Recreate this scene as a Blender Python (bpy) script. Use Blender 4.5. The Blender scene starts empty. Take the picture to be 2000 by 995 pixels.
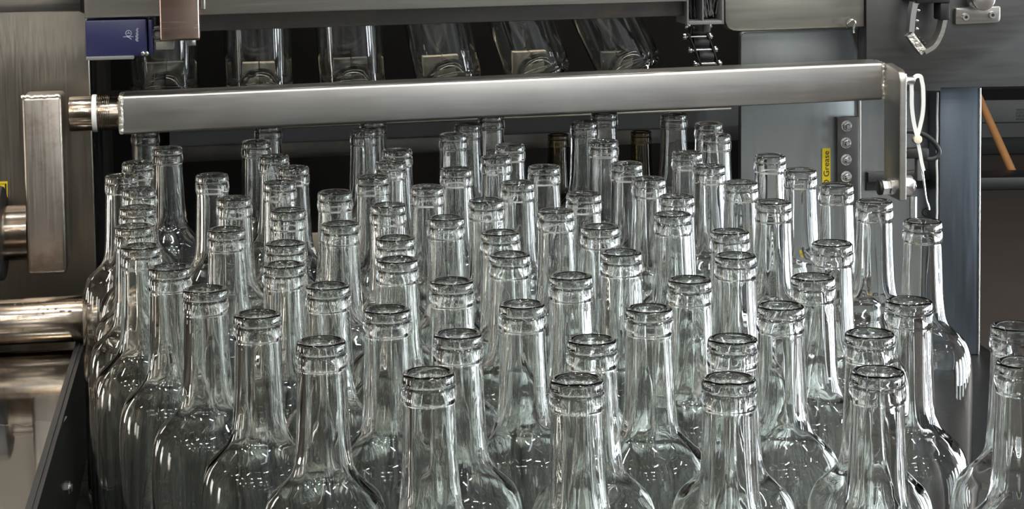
import bpy, bmesh, math, random
from mathutils import Vector, Matrix

random.seed(7)
scene = bpy.context.scene
COL = scene.collection
R = math.radians

# ------------------------------------------------------------------ camera
FOC, PITCH, ROLL, PPY = 3748.76, 0.0806868, 0.0136069, 37.44
CAM_Z = 0.5903
cp, sp = math.cos(PITCH), math.sin(PITCH)
cr, sr = math.cos(ROLL), math.sin(ROLL)
FWD = Vector((0, cp, -sp))
_r = Vector((1, 0, 0)); _d = Vector((0, -sp, -cp))
RIGHT = cr * _r + sr * _d
DOWN = -sr * _r + cr * _d
CAM = Vector((0, 0, CAM_Z))
cam_data = bpy.data.cameras.new('camera')
cam = bpy.data.objects.new('camera', cam_data)
COL.objects.link(cam)
m = Matrix((RIGHT, -DOWN, -FWD)).transposed().to_4x4()
m.translation = CAM
cam.matrix_world = m
cam_data.sensor_width = 36.0
cam_data.lens = FOC / 2000 * 36.0
cam_data.shift_y = -(497.5 - PPY) / 2000
cam_data.clip_start = 0.05
cam_data.clip_end = 60
scene.camera = cam


def ray(x, y):
    return RIGHT * ((x - 1000) / FOC) + DOWN * ((y - PPY) / FOC) + FWD


def at_z(x, y, z):
    v = ray(x, y)
    return CAM + v * ((z - CAM_Z) / v.z)


# machine frame: s runs along the machine front, d goes into it, z up
B0 = Vector((-0.4102, 2.003, 0.0))
ANG = math.atan2(0.13, 0.858)
U = Vector((math.cos(ANG), math.sin(ANG), 0)); N = Vector((-math.sin(ANG), math.cos(ANG), 0))
MACH = Matrix.Translation(B0) @ Matrix.Rotation(ANG, 4, 'Z')


def S(x, y, d):
    """The (s, d, z) point of the machine's plane at depth d seen at a photo pixel."""
    v = ray(x, y)
    t = (d - N.dot(CAM - B0)) / N.dot(v)
    p = CAM + v * t - B0
    return Vector((p.dot(U), d, p.z))


# ------------------------------------------------------------------ materials
def new_mat(name):
    mt = bpy.data.materials.new(name)
    mt.use_nodes = True
    return mt, mt.node_tree.nodes, mt.node_tree.links, mt.node_tree.nodes['Principled BSDF']


def plain(name, col, rough=0.5, metal=0.0, bump=0.0, scale=60, vary=0.0):
    mt, nd, ln, b = new_mat(name)
    b.inputs['Base Color'].default_value = (*col, 1)
    b.inputs['Roughness'].default_value = rough
    b.inputs['Metallic'].default_value = metal
    if bump or vary:
        tc = nd.new('ShaderNodeTexCoord')
        nz = nd.new('ShaderNodeTexNoise'); nz.inputs['Scale'].default_value = scale
        nz.inputs['Detail'].default_value = 4
        ln.new(tc.outputs['Object'], nz.inputs['Vector'])
        if bump:
            bp = nd.new('ShaderNodeBump'); bp.inputs['Strength'].default_value = bump
            bp.inputs['Distance'].default_value = 0.002
            ln.new(nz.outputs['Fac'], bp.inputs['Height']); ln.new(bp.outputs['Normal'], b.inputs['Normal'])
        if vary:
            mx = nd.new('ShaderNodeMix'); mx.data_type = 'RGBA'
            mx.inputs['A'].default_value = (*[c * (1 - vary) for c in col], 1)
            mx.inputs['B'].default_value = (*[min(1, c * (1 + vary)) for c in col], 1)
            ln.new(nz.outputs['Fac'], mx.inputs['Factor']); ln.new(mx.outputs['Result'], b.inputs['Base Color'])
    return mt


def steel(name, a, b_, rough=0.3, brush=(2, 120, 160), stain=None, stain_scale=6, bump=0.05, rvar=0.12):
    """Brushed stainless steel: grain stretched along one axis, cloudy tone, optional heat or dirt stains."""
    mt, nd, ln, b = new_mat(name)
    b.inputs['Metallic'].default_value = 1.0
    tc = nd.new('ShaderNodeTexCoord')
    mp = nd.new('ShaderNodeMapping'); mp.inputs['Scale'].default_value = brush
    ln.new(tc.outputs['Object'], mp.inputs['Vector'])
    g = nd.new('ShaderNodeTexNoise'); g.inputs['Scale'].default_value = 3; g.inputs['Detail'].default_value = 5
    ln.new(mp.outputs['Vector'], g.inputs['Vector'])
    c = nd.new('ShaderNodeTexNoise'); c.inputs['Scale'].default_value = stain_scale; c.inputs['Detail'].default_value = 6
    ln.new(tc.outputs['Object'], c.inputs['Vector'])
    mx = nd.new('ShaderNodeMix'); mx.data_type = 'RGBA'
    mx.inputs['A'].default_value = (*a, 1); mx.inputs['B'].default_value = (*b_, 1)
    ad = nd.new('ShaderNodeMath'); ad.operation = 'MULTIPLY_ADD'
    ad.inputs[1].default_value = 0.5; ln.new(g.outputs['Fac'], ad.inputs[0])
    ml = nd.new('ShaderNodeMath'); ml.operation = 'MULTIPLY'; ml.inputs[1].default_value = 0.5
    ln.new(c.outputs['Fac'], ml.inputs[0]); ln.new(ml.outputs[0], ad.inputs[2])
    ln.new(ad.outputs[0], mx.inputs['Factor'])
    out = mx.outputs['Result']
    if stain:
        c2 = nd.new('ShaderNodeTexNoise'); c2.inputs['Scale'].default_value = stain_scale * 1.7
        c2.inputs['Detail'].default_value = 8; c2.inputs['Roughness'].default_value = 0.7
        ln.new(tc.outputs['Object'], c2.inputs['Vector'])
        rp = nd.new('ShaderNodeValToRGB')
        rp.color_ramp.elements[0].position = 0.5; rp.color_ramp.elements[1].position = 0.7
        ln.new(c2.outputs['Fac'], rp.inputs['Fac'])
        m2 = nd.new('ShaderNodeMix'); m2.data_type = 'RGBA'
        m2.inputs['B'].default_value = (*stain, 1)
        ln.new(rp.outputs['Color'], m2.inputs['Factor']); ln.new(out, m2.inputs['A'])
        out = m2.outputs['Result']
    ln.new(out, b.inputs['Base Color'])
    mr = nd.new('ShaderNodeMapRange')
    mr.inputs['To Min'].default_value = max(0.03, rough - rvar); mr.inputs['To Max'].default_value = rough + rvar
    ln.new(g.outputs['Fac'], mr.inputs['Value']); ln.new(mr.outputs['Result'], b.inputs['Roughness'])
    if bump:
        bp = nd.new('ShaderNodeBump'); bp.inputs['Strength'].default_value = bump
        bp.inputs['Distance'].default_value = 0.001
        ln.new(g.outputs['Fac'], bp.inputs['Height']); ln.new(bp.outputs['Normal'], b.inputs['Normal'])
    return mt


def glass(name, col, rough=0.0):
    mt, nd, ln, b = new_mat(name)
    b.inputs['Base Color'].default_value = (*col, 1)
    b.inputs['Roughness'].default_value = rough
    b.inputs['IOR'].default_value = 1.5
    b.inputs['Transmission Weight'].default_value = 1.0
    return mt


M = {}
M['glass'] = glass('clear_glass', (0.976, 0.984, 0.974))
M['glass_olive'] = glass('olive_glass', (0.62, 0.52, 0.34))
M['bar'] = steel('brushed_bar_steel', (0.42, 0.40, 0.375), (0.60, 0.595, 0.585), 0.33, (5, 70, 70), bump=0.012, rvar=0.06, stain_scale=9)
M['steel'] = steel('sheet_steel', (0.215, 0.19, 0.16), (0.32, 0.29, 0.245), 0.34, (160, 160, 3), bump=0.02)
M['steel_warm'] = steel('stained_bracket_steel', (0.40, 0.355, 0.31), (0.54, 0.49, 0.44), 0.36, (150, 150, 4),
                        stain=(0.28, 0.20, 0.15), stain_scale=9)
M['steel_h'] = steel('horizontal_sheet_steel', (0.42, 0.40, 0.37), (0.54, 0.52, 0.49), 0.34, (3, 140, 140))
M['steel_dark'] = steel('dull_beam_steel', (0.095, 0.095, 0.095), (0.13, 0.13, 0.13), 0.42, (4, 60, 60), bump=0.02)
M['steel_grey'] = steel('grey_panel_steel', (0.30, 0.325, 0.33), (0.39, 0.415, 0.42), 0.42, (60, 60, 4), bump=0.02)
M['steel_blue'] = steel('bluish_post_steel', (0.11, 0.13, 0.155), (0.15, 0.175, 0.205), 0.38, (60, 60, 4), bump=0.02)
M['steel_spot'] = steel('stained_cover_steel', (0.27, 0.265, 0.23), (0.36, 0.355, 0.32), 0.40, (4, 40, 40),
                        stain=(0.15, 0.115, 0.085), stain_scale=5)
M['polished'] = steel('polished_shaft_steel', (0.36, 0.29, 0.225), (0.50, 0.42, 0.34), 0.18, (60, 4, 4), bump=0.0, rvar=0.05)
M['bright'] = plain('bright_steel', (0.80, 0.80, 0.79), 0.22, 1.0)
M['warm_reflect'] = steel('warm_reflect_steel', (0.50, 0.36, 0.30), (0.66, 0.50, 0.44), 0.25, (3, 3, 60), bump=0.03)  # warm reflections put into the steel's base colour
M['weld'] = plain('weld_bead_steel', (0.78, 0.74, 0.68), 0.28, 1.0, bump=0.9, scale=220)
M['tray'] = steel('wet_tray_steel', (0.34, 0.33, 0.31), (0.44, 0.43, 0.41), 0.07, (8, 8, 8), bump=0.12, rvar=0.04)
M['black'] = plain('black_plastic', (0.012, 0.012, 0.013), 0.45)
M['black_matt'] = plain('enclosure_black', (0.003, 0.003, 0.003), 0.9)
M['rubber'] = plain('dark_rubber', (0.02, 0.021, 0.022), 0.5, bump=0.2, scale=300)
M['belt'] = plain('grey_belt', (0.03, 0.03, 0.028), 0.45, bump=0.3, scale=90, vary=0.2)
M['white'] = plain('white_nylon', (0.82, 0.82, 0.80), 0.35)
M['cream'] = plain('cream_plastic', (0.84, 0.76, 0.60), 0.45, bump=0.2, scale=120, vary=0.12)
M['yellow'] = plain('yellow_label', (0.78, 0.60, 0.02), 0.45, vary=0.08, scale=80)
M['ink'] = plain('black_ink', (0.01, 0.01, 0.01), 0.6)
M['blue'] = plain('blue_sensor_paint', (0.017, 0.020, 0.075), 0.38)
M['pale_ink'] = plain('pale_ink', (0.34, 0.38, 0.47), 0.5)
M['grey_plastic'] = plain('grey_plastic', (0.22, 0.22, 0.19), 0.45)
M['inner'] = steel('inner_rail_steel', (0.10, 0.10, 0.10), (0.17, 0.16, 0.155), 0.4, (3, 60, 60), stain=(0.20, 0.16, 0.12), stain_scale=9)
M['floor'] = plain('brown_concrete', (0.058, 0.047, 0.041), 0.8, bump=0.1, scale=5, vary=0.15)
M['floor'].node_tree.nodes['Principled BSDF'].inputs['Specular IOR Level'].default_value = 0.15
M['rack'] = plain('dark_rack_paint', (0.03, 0.03, 0.03), 0.6)
M['water'] = glass('water', (0.98, 0.98, 0.98))
M['water'].node_tree.nodes['Principled BSDF'].inputs['IOR'].default_value = 1.33
M['wood'] = plain('orange_wood', (0.42, 0.20, 0.075), 0.5, vary=0.2, scale=20)
M['red'] = plain('dark_red_paint', (0.25, 0.03, 0.06), 0.5)
M['grey_paint'] = plain('grey_paint', (0.16, 0.16, 0.16), 0.5)
M['wall'] = plain('dark_wall_paint', (0.012, 0.012, 0.012), 0.9)

# ------------------------------------------------------------------ mesh helpers


def merge(bm, other, mat=None):
    me = bpy.data.meshes.new('tmp')
    if mat is not None:
        other.transform(mat)
    other.to_mesh(me); other.free()
    bm.from_mesh(me)
    bpy.data.meshes.remove(me)


def box(bm, s0, s1, d0, d1, z0, z1, bev=0.0, seg=2):
    b = bmesh.new()
    bmesh.ops.create_cube(b, size=1)
    bmesh.ops.scale(b, vec=(s1 - s0, d1 - d0, z1 - z0), verts=b.verts)
    bmesh.ops.translate(b, vec=((s0 + s1) / 2, (d0 + d1) / 2, (z0 + z1) / 2), verts=b.verts)
    if bev:
        bmesh.ops.bevel(b, geom=b.edges[:], offset=bev, segments=seg, affect='EDGES', profile=0.5)
    merge(bm, b)


def prism(bm, poly, d0, d1, bev=0.0):
    """Outline in (s, z), extruded from d0 to d1."""
    b = bmesh.new()
    f = [b.verts.new((s, d0, z)) for s, z in poly]
    g = [b.verts.new((s, d1, z)) for s, z in poly]
    fr = b.faces.new(f); bk = b.faces.new(list(reversed(g)))
    n = len(poly)
    for i in range(n):
        b.faces.new((f[i], g[i], g[(i + 1) % n], f[(i + 1) % n]))
    bmesh.ops.recalc_face_normals(b, faces=b.faces)
    if bev:
        ed = [e for e in b.edges if abs(e.verts[0].co.y - e.verts[1].co.y) < 1e-6]
        bmesh.ops.bevel(b, geom=ed, offset=bev, segments=2, affect='EDGES', profile=0.5)
    merge(bm, b)


def rounded(pts, radii, n=5):
    """Round the corners of a polygon of (s, z) points."""
    out = []
    k = len(pts)
    for i in range(k):
        p = Vector(pts[i]); a = Vector(pts[i - 1]); c = Vector(pts[(i + 1) % k]); r = radii[i]
        if r <= 0:
            out.append(tuple(p)); continue
        u1 = (a - p).normalized(); u2 = (c - p).normalized()
        q1 = p + u1 * r; q2 = p + u2 * r
        for j in range(n + 1):
            t = j / n
            out.append(tuple((1 - t) ** 2 * q1 + 2 * t * (1 - t) * p + t * t * q2))
    return out


def rod(bm, p0, p1, r0, r1=None, seg=28, bev=0.0, hexa=False):
    p0, p1 = Vector(p0), Vector(p1)
    r1 = r0 if r1 is None else r1
    b = bmesh.new()
    bmesh.ops.create_cone(b, cap_ends=True, segments=6 if hexa else seg, radius1=r0, radius2=r1, depth=(p1 - p0).length)
    if bev:
        ed = [e for e in b.edges if abs(e.verts[0].co.z - e.verts[1].co.z) < 1e-6]
        bmesh.ops.bevel(b, geom=ed, offset=bev, segments=2, affect='EDGES', profile=0.5)
    q = Vector((0, 0, 1)).rotation_difference((p1 - p0).normalized()).to_matrix().to_4x4()
    merge(bm, b, Matrix.Translation((p0 + p1) / 2) @ q)


def tube(bm, pts, r, seg=10, flat=None):
    """Sweep a round (or flat a x b) section along points."""
    P = [Vector(p) for p in pts]
    up0 = Vector((0, 1, 0))
    rings = []
    for i, p in enumerate(P):
        t = (P[min(i + 1, len(P) - 1)] - P[max(i - 1, 0)]).normalized()
        a = up0 - t * up0.dot(t)
        if a.length < 1e-4:
            a = Vector((1, 0, 0)) - t * t.x
        a.normalize(); c = t.cross(a)
        ring = []
        if flat:
            w, h = flat
            for k, (x, y) in enumerate(((-1, -1), (1, -1), (1, 1), (-1, 1))):
                ring.append(bm.verts.new(p + a * (x * h / 2) + c * (y * w / 2)))
        else:
            for k in range(seg):
                th = 2 * math.pi * k / seg
                ring.append(bm.verts.new(p + (a * math.cos(th) + c * math.sin(th)) * r))
        rings.append(ring)
    n = len(rings[0])
    for i in range(len(rings) - 1):
        for k in range(n):
            bm.faces.new((rings[i][k], rings[i + 1][k], rings[i + 1][(k + 1) % n], rings[i][(k + 1) % n]))
    bm.faces.new(rings[0]); bm.faces.new(list(reversed(rings[-1])))


def catmull(pts, n=6):
    """Smooth curve through points, tangents weighted by chord length so long and short spans mix safely."""
    P = [Vector(p) for p in pts]
    k = len(P)
    L = [max((P[i + 1] - P[i]).length, 1e-9) for i in range(k - 1)]
    T = []
    for i in range(k):
        if i == 0:
            T.append((P[1] - P[0]) / L[0])
        elif i == k - 1:
            T.append((P[-1] - P[-2]) / L[-1])
        else:
            a, b = (P[i] - P[i - 1]) / L[i - 1], (P[i + 1] - P[i]) / L[i]
            T.append((a * L[i] + b * L[i - 1]) / (L[i] + L[i - 1]))
    out = []
    for i in range(k - 1):
        h = L[i]
        for j in range(n):
            t = j / n
            out.append((2 * t ** 3 - 3 * t * t + 1) * P[i] + (t ** 3 - 2 * t * t + t) * h * T[i] + (3 * t * t - 2 * t ** 3) * P[i + 1] + (t ** 3 - t * t) * h * T[i + 1])
    out.append(P[-1])
    return out


def ring(bm, c, axis, r, thick, seg=36, sub=8):
    c = Vector(c); axis = Vector(axis).normalized()
    a = axis.orthogonal().normalized(); b2 = axis.cross(a)
    pr = []
    for i in range(seg):
        th = 2 * math.pi * i / seg
        u = a * math.cos(th) + b2 * math.sin(th)
        pr.append([bm.verts.new(c + u * (r + thick * math.cos(2 * math.pi * k / sub)) + axis * thick * math.sin(2 * math.pi * k / sub)) for k in range(sub)])
    for i in range(seg):
        for k in range(sub):
            bm.faces.new((pr[i][k], pr[(i + 1) % seg][k], pr[(i + 1) % seg][(k + 1) % sub], pr[i][(k + 1) % sub]))


def finish_mesh(bm, name, mat, smooth=True, sharp=35):
    bmesh.ops.recalc_face_normals(bm, faces=bm.faces)
    me = bpy.data.meshes.new(name)
    bm.to_mesh(me); bm.free()
    me.materials.append(M[mat])
    if smooth:
        me.polygons.foreach_set('use_smooth', [True] * len(me.polygons))
        me.set_sharp_from_angle(angle=R(sharp))
    me.update()
    return me


def tag(o, label=None, cat=None, group=None, kind=None):
    for k, v in (('label', label), ('category', cat), ('group', group), ('kind', kind)):
        if v:
            o[k] = v
    return o


def thing(name, label, cat, base, group=None, machine=True):
    """An Empty at the thing's base; its parts are written in the same coordinates as base."""
    o = bpy.data.objects.new(name, None)
    COL.objects.link(o)
    o.empty_display_size = 0.02
    o.matrix_world = (MACH if machine else Matrix()) @ Matrix.Translation(Vector(base))
    o['_base'] = list(base)
    return tag(o, label, cat, group)


def part(name, bm, mat, parent, label=None, root=None, sharp=35, kind=None):
    base = Vector((root or parent)['_base'])
    bm.transform(Matrix.Translation(-base))
    o = bpy.data.objects.new(name, finish_mesh(bm, name, mat, sharp=sharp))
    COL.objects.link(o)
    o.parent = parent
    return tag(o, label, None, None, kind)


def solid(name, bm, mat, label, cat, base, group=None, machine=True, kind=None, sharp=35):
    """A thing that is one mesh."""
    bm.transform(Matrix.Translation(-Vector(base)))
    o = bpy.data.objects.new(name, finish_mesh(bm, name, mat, sharp=sharp))
    COL.objects.link(o)
    o.matrix_world = (MACH if machine else Matrix()) @ Matrix.Translation(Vector(base))
    return tag(o, label, cat, group, kind)


def text_bm(body, size, depth=0.0004):
    cu = bpy.data.curves.new('lettering', 'FONT')
    cu.body = body; cu.size = size; cu.extrude = depth; cu.align_x = 'LEFT'
    o = bpy.data.objects.new('lettering', cu)
    COL.objects.link(o)
    bpy.context.view_layer.update()
    me = bpy.data.meshes.new_from_object(o.evaluated_get(bpy.context.evaluated_depsgraph_get()))
    bm = bmesh.new(); bm.from_mesh(me)
    bpy.data.objects.remove(o); bpy.data.curves.remove(cu); bpy.data.meshes.remove(me)
    return bm


NB = bmesh.new
# ------------------------------------------------------------------ the bottles
H = 0.31
OUT = [(0.0, 0.024), (0.007, 0.0235), (0.014, 0.020), (0.020, 0.013), (0.0255, 0.0055), (0.0285, 0.0015), (0.0315, 0.0), (0.0350, 0.0012),
       (0.0374, 0.0045), (0.0385, 0.010), (0.0387, 0.020), (0.0387, 0.06), (0.0387, 0.10), (0.0387, 0.14), (0.0387, 0.170), (0.0387, 0.184), (0.0385, 0.192), (0.0380, 0.199), (0.0371, 0.2045), (0.0355, 0.2100),
       (0.0327, 0.2155), (0.0278, 0.2205), (0.0232, 0.2250), (0.0200, 0.2290), (0.0181, 0.2335), (0.0171, 0.240), (0.0164, 0.249),
       (0.0159, 0.259), (0.0153, 0.272), (0.0148, 0.285), (0.01455, 0.2925)]
LIP = [(0.0146, 0.2936), (0.0151, 0.2943), (0.0154, 0.2955), (0.0155, 0.2975), (0.0154, 0.3005), (0.0152, 0.3022), (0.0147, 0.3030), (0.0145, 0.3034), (0.0147, 0.3039),
       (0.0151, 0.3045), (0.0151, 0.3060), (0.0149, 0.3077), (0.0146, 0.3089), (0.0141, 0.3096), (0.0133, 0.3100), (0.0125, 0.3099),
       (0.0117, 0.3095), (0.0111, 0.3087), (0.0107, 0.3070)]
INN = [(0.0105, 0.304), (0.0103, 0.296), (0.0104, 0.285), (0.0109, 0.270), (0.0115, 0.255), (0.0122, 0.245), (0.0133, 0.2375), (0.0152, 0.232),
       (0.0182, 0.2275), (0.0226, 0.2225), (0.0276, 0.2170), (0.0313, 0.2110), (0.0337, 0.2045), (0.0349, 0.1975), (0.0355, 0.190), (0.0358, 0.180), (0.0359, 0.165), (0.0359, 0.14),
       (0.0359, 0.10), (0.0359, 0.06), (0.0358, 0.022), (0.0345, 0.0125), (0.0315, 0.0075), (0.0285, 0.0090), (0.0235, 0.0160), (0.0165, 0.0250), (0.0080, 0.0285), (0.0, 0.0290)]


def smooth_profile(P, n):
    return [(max(v.x, 0.0), v.y) for v in catmull([(r, z, 0) for r, z in P], n)]


def bottle_mesh(name, mat, seed=0, seg=72):
    rnd = random.Random(seed)
    ph = [rnd.uniform(0, 6.283) for _ in range(8)]
    prof = [(r, z, 0) for r, z in smooth_profile(OUT, 3)] + [(r, z, 0) for r, z in smooth_profile(LIP, 2)] + \
           [(r, z, 1) for r, z in smooth_profile(INN, 3)]
    bm = NB()
    rows = []
    for r, z, inner in prof:
        if r < 1e-5:
            rows.append([bm.verts.new((0, 0, z))]); continue
        row = []
        for k in range(seg):
            th = 2 * math.pi * k / seg
            rr = r
            if inner:
                neck = max(0.0, min(1.0, (z - 0.20) / 0.04)) * max(0.0, min(1.0, (0.303 - z) / 0.012))
                wob = 0.030 * math.sin(2 * th + ph[0] + 6 * z) + 0.022 * math.sin(3 * th + ph[1] - 14 * z) + 0.012 * math.sin(7 * th + ph[2] + 10 * z)
                body = 1 - neck if z < 0.24 else 0
                wob = wob * neck + body * (0.006 * math.sin(2 * th + ph[3]) + 0.005 * math.sin(3 * th + ph[4] + 20 * z))
                if z < 0.03:
                    wob = 0
                rr = r * (1 + wob)
            elif 0.03 < z < 0.29:
                rr = r * (1 + 0.0035 * math.sin(2 * th + ph[5] + 8 * z) + 0.0025 * math.sin(5 * th + ph[6]))
            row.append(bm.verts.new((rr * math.cos(th), rr * math.sin(th), z)))
        rows.append(row)
    for a, b in zip(rows, rows[1:]):
        if len(a) == 1:
            for k in range(seg):
                bm.faces.new((a[0], b[(k + 1) % seg], b[k]))
        elif len(b) == 1:
            for k in range(seg):
                bm.faces.new((a[k], a[(k + 1) % seg], b[0]))
        else:
            for k in range(seg):
                bm.faces.new((a[k], a[(k + 1) % seg], b[(k + 1) % seg], b[k]))
    bm.normal_update()
    me = bpy.data.meshes.new(name)
    bmesh.ops.recalc_face_normals(bm, faces=bm.faces)
    bm.to_mesh(me); bm.free()
    me.materials.append(M[mat])
    me.polygons.foreach_set('use_smooth', [True] * len(me.polygons))
    return me


BOTTLES = [bottle_mesh('wine_bottle', 'glass', s) for s in range(4)]
ORD = ['first', 'second', 'third', 'fourth', 'fifth', 'sixth', 'seventh', 'eighth', 'ninth', 'tenth', 'eleventh', 'twelfth']
# rows of bottles counted from the front, each from left to right: centres on the belt in metres
ROWS = [
    [(-0.0489, 1.0452), (0.0328, 1.0272), (0.1155, 1.0251), (0.1981, 1.0346), (0.2817, 1.0497)],
    [(-0.1158, 1.1194), (-0.0351, 1.1329), (0.0446, 1.1142), (0.1275, 1.1121), (0.2099, 1.1205), (0.2999, 1.1332)],
    [(-0.1631, 1.1911), (-0.0818, 1.1995), (0.0041, 1.2087), (0.0841, 1.1926), (0.1675, 1.1947), (0.2502, 1.2033)],
    [(-0.2079, 1.2656), (-0.1262, 1.2707), (-0.0431, 1.2797), (0.0378, 1.2908), (0.1173, 1.2744), (0.2008, 1.2772)],
    [(-0.2443, 1.3375), (-0.1641, 1.3415), (-0.0843, 1.3533), (-0.0038, 1.3660), (0.0768, 1.3679), (0.1574, 1.3516), (0.2327, 1.3909), (0.3166, 1.4720)],
    [(-0.2794, 1.4147), (-0.1722, 1.4193), (-0.0906, 1.4334), (-0.0111, 1.4496), (0.0660, 1.4678), (0.1636, 1.4412)],
    [(-0.3007, 1.4960), (-0.2247, 1.4774), (-0.1375, 1.4959), (-0.0548, 1.5144), (0.0334, 1.5388), (0.1265, 1.5174), (0.2134, 1.5663), (0.2963, 1.5623)],
    [(-0.3141, 1.5805), (-0.2390, 1.6189), (-0.1863, 1.5589), (-0.1050, 1.5765), (-0.0236, 1.5925), (0.0591, 1.6181), (0.1368, 1.5993), (0.1986, 1.6648), (0.2787, 1.6448)],
    [(-0.3302, 1.6729), (-0.2772, 1.7439), (-0.2098, 1.6990), (-0.1552, 1.6429), (-0.1281, 1.7227), (-0.0764, 1.6630), (0.0030, 1.6809), (0.1197, 1.6906), (0.2601, 1.7274)],
    [(-0.3611, 1.7479), (-0.2071, 1.7820), (-0.1172, 1.8065), (-0.0534, 1.7613), (0.0280, 1.7669), (0.1052, 1.7801), (0.1804, 1.7581), (0.2445, 1.8150)],
    [(-0.3613, 1.8262), (-0.2342, 1.8554), (-0.1156, 1.8847), (-0.0171, 1.8307), (0.0912, 1.9282), (0.1678, 1.8415)],
    [(-0.3493, 1.9196), (-0.2650, 1.9584), (-0.1594, 2.0314), (-0.0038, 1.9077), (0.2084, 1.9575)]]
BEHIND = [(-0.3985, 2.0596), (-0.2681, 2.0833), (-0.1553, 2.1095), (-0.0628, 1.9905), (-0.0492, 2.0676), (-0.0251, 2.1421), (0.0767, 2.0715), (0.1024, 2.1453), (0.1792, 2.1270), (0.2098, 2.0474)]


def place_bottle(x, y, label, i):
    o = bpy.data.objects.new('wine_bottle', BOTTLES[i % 4])
    COL.objects.link(o)
    o.location = (x, y, 0.0)
    o.rotation_euler = (0, 0, (i * 2.399) % 6.283)
    return tag(o, label, 'bottle', 'empty clear bottles on the conveyor')


n = 0
for ri, row in enumerate(ROWS):
    where = 'in the front row' if ri == 0 else 'in the %s row from the front' % ORD[ri]
    for ci, (x, y) in enumerate(row):
        if ci == 0:
            who = 'leftmost'
        elif ci == len(row) - 1:
            who = 'rightmost'
        else:
            who = ORD[ci] + ' from the left'
        place_bottle(x, y, 'clear empty wine bottle, %s %s' % (who, where), n)
        n += 1
for ci, (x, y) in enumerate(BEHIND):
    who = 'leftmost' if ci == 0 else 'rightmost' if ci == len(BEHIND) - 1 else ORD[ci] + ' from the left'
    place_bottle(x, y, 'clear bottle with its mouth hidden by the steel bar, %s of these' % who, n)
    n += 1

# two darker bottles deeper in the machine
dark = bottle_mesh('tinted_bottle', 'glass_olive', 9)
for (px, py, sc, lb) in ((1090, 262, 0.86, 'small brownish bottle inside the machine, under the middle of the steel bar'),
                         (1252, 256, 0.86, 'small brownish bottle inside the machine, under the bar beside the tall clear neck')):
    p = at_z(px, py, H * sc)
    o = bpy.data.objects.new('tinted_bottle', dark)
    COL.objects.link(o)
    o.location = (p.x, p.y, 0); o.scale = (sc, sc, sc)
    tag(o, lb, 'bottle', 'brownish bottles inside the machine')
# ------------------------------------------------------------------ conveyor, trays, floor
bm = NB(); box(bm, -0.52, 0.372, 0.45, 2.60, -0.012, 0.0)
for i in range(43):
    y = 0.47 + i * 0.05
    box(bm, -0.52, 0.372, y, y + 0.046, 0.0, 0.0006)
bm.transform(Matrix.Translation((0, 0, -0.0006)))
conv = thing('conveyor', 'grey slatted conveyor belt under the crowd of clear bottles', 'conveyor', (0, 1.5, -0.9), machine=False)
part('belt', bm, 'belt', conv)
bm = NB(); box(bm, -0.50, 0.36, 0.5, 2.55, -0.9, -0.0128, 0.004)
part('bed', bm, 'steel_dark', conv)

EDGE = [at_z(165, 690, 0.113), at_z(80, 995, 0.113)]
ed = (EDGE[1] - EDGE[0]); ed.z = 0; ed /= ed.y


def rail_x(y):
    return EDGE[0].x + ed.x * (y - EDGE[0].y)


Y0, Y1 = 0.62, 1.985
tr = thing('drip_tray', 'wet steel drip tray beside the black guide rail, under the round tube', 'tray', (-0.7, 1.5, 0.0), machine=False)
bm = NB()
g0 = [(-1.1, Y0), (rail_x(Y0) - 0.0115, Y0), (rail_x(Y1) - 0.0115, Y1), (-1.1, Y1)]
lo = [bm.verts.new((x, y, 0.108)) for x, y in g0]; hi = [bm.verts.new((x, y, 0.113)) for x, y in g0]
bm.faces.new(hi); bm.faces.new(list(reversed(lo)))
for i in range(4):
    bm.faces.new((lo[i], lo[(i + 1) % 4], hi[(i + 1) % 4], hi[i]))
part('tray_sheet', bm, 'tray', tr)
bm = NB(); box(bm, -1.09, -0.56, Y0 + 0.02, Y1 - 0.02, -0.9, 0.1078)
part('tray_stand', bm, 'steel_dark', tr)


def strip(bm, off0, off1, z0, z1, ya=Y0, yb=Y1):
    v = [bm.verts.new((rail_x(y) + o, y, z)) for z in (z0, z1) for y, o in ((ya, off0), (ya, off1), (yb, off1), (yb, off0))]
    for f in ((3, 2, 1, 0), (4, 5, 6, 7), (0, 1, 5, 4), (1, 2, 6, 5), (2, 3, 7, 6), (3, 0, 4, 7)):
        bm.faces.new([v[i] for i in f])


gr = thing('guide_rail', 'black plastic guide rail along the side of the bottles, beside the wet tray', 'rail', (rail_x(1.5), 1.5, 0.0), machine=False)
bm = NB(); strip(bm, -0.011, -0.002, 0.001, 0.116, yb=1.985)
part('rail_profile', bm, 'black', gr)
# water left standing on the tray
def puddle(pts, label):
    P_ = catmull([(p.x, p.y, 0) for p in [at_z(x, y, 0.1135) for x, y in pts]], 5)[:-1]
    b_ = NB(); n_ = len(P_)
    c_ = Vector((sum(p.x for p in P_) / n_, sum(p.y for p in P_) / n_, 0))
    rs = []
    for f_, z_ in ((1.0, 0.11305), (0.998, 0.11315), (0.994, 0.11325), (0.985, 0.1133)):
        rs.append([b_.verts.new((c_.x + (p.x - c_.x) * f_, c_.y + (p.y - c_.y) * f_, z_)) for p in P_])
    for r0, r1 in zip(rs, rs[1:]):
        for i_ in range(n_):
            b_.faces.new((r0[i_], r0[(i_ + 1) % n_], r1[(i_ + 1) % n_], r1[i_]))
    b_.faces.new(rs[-1]); b_.faces.new(list(reversed(rs[0])))
    solid('puddle', b_, 'water', label, 'puddle', (c_.x, c_.y, 0.113), machine=False, sharp=3)


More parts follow.
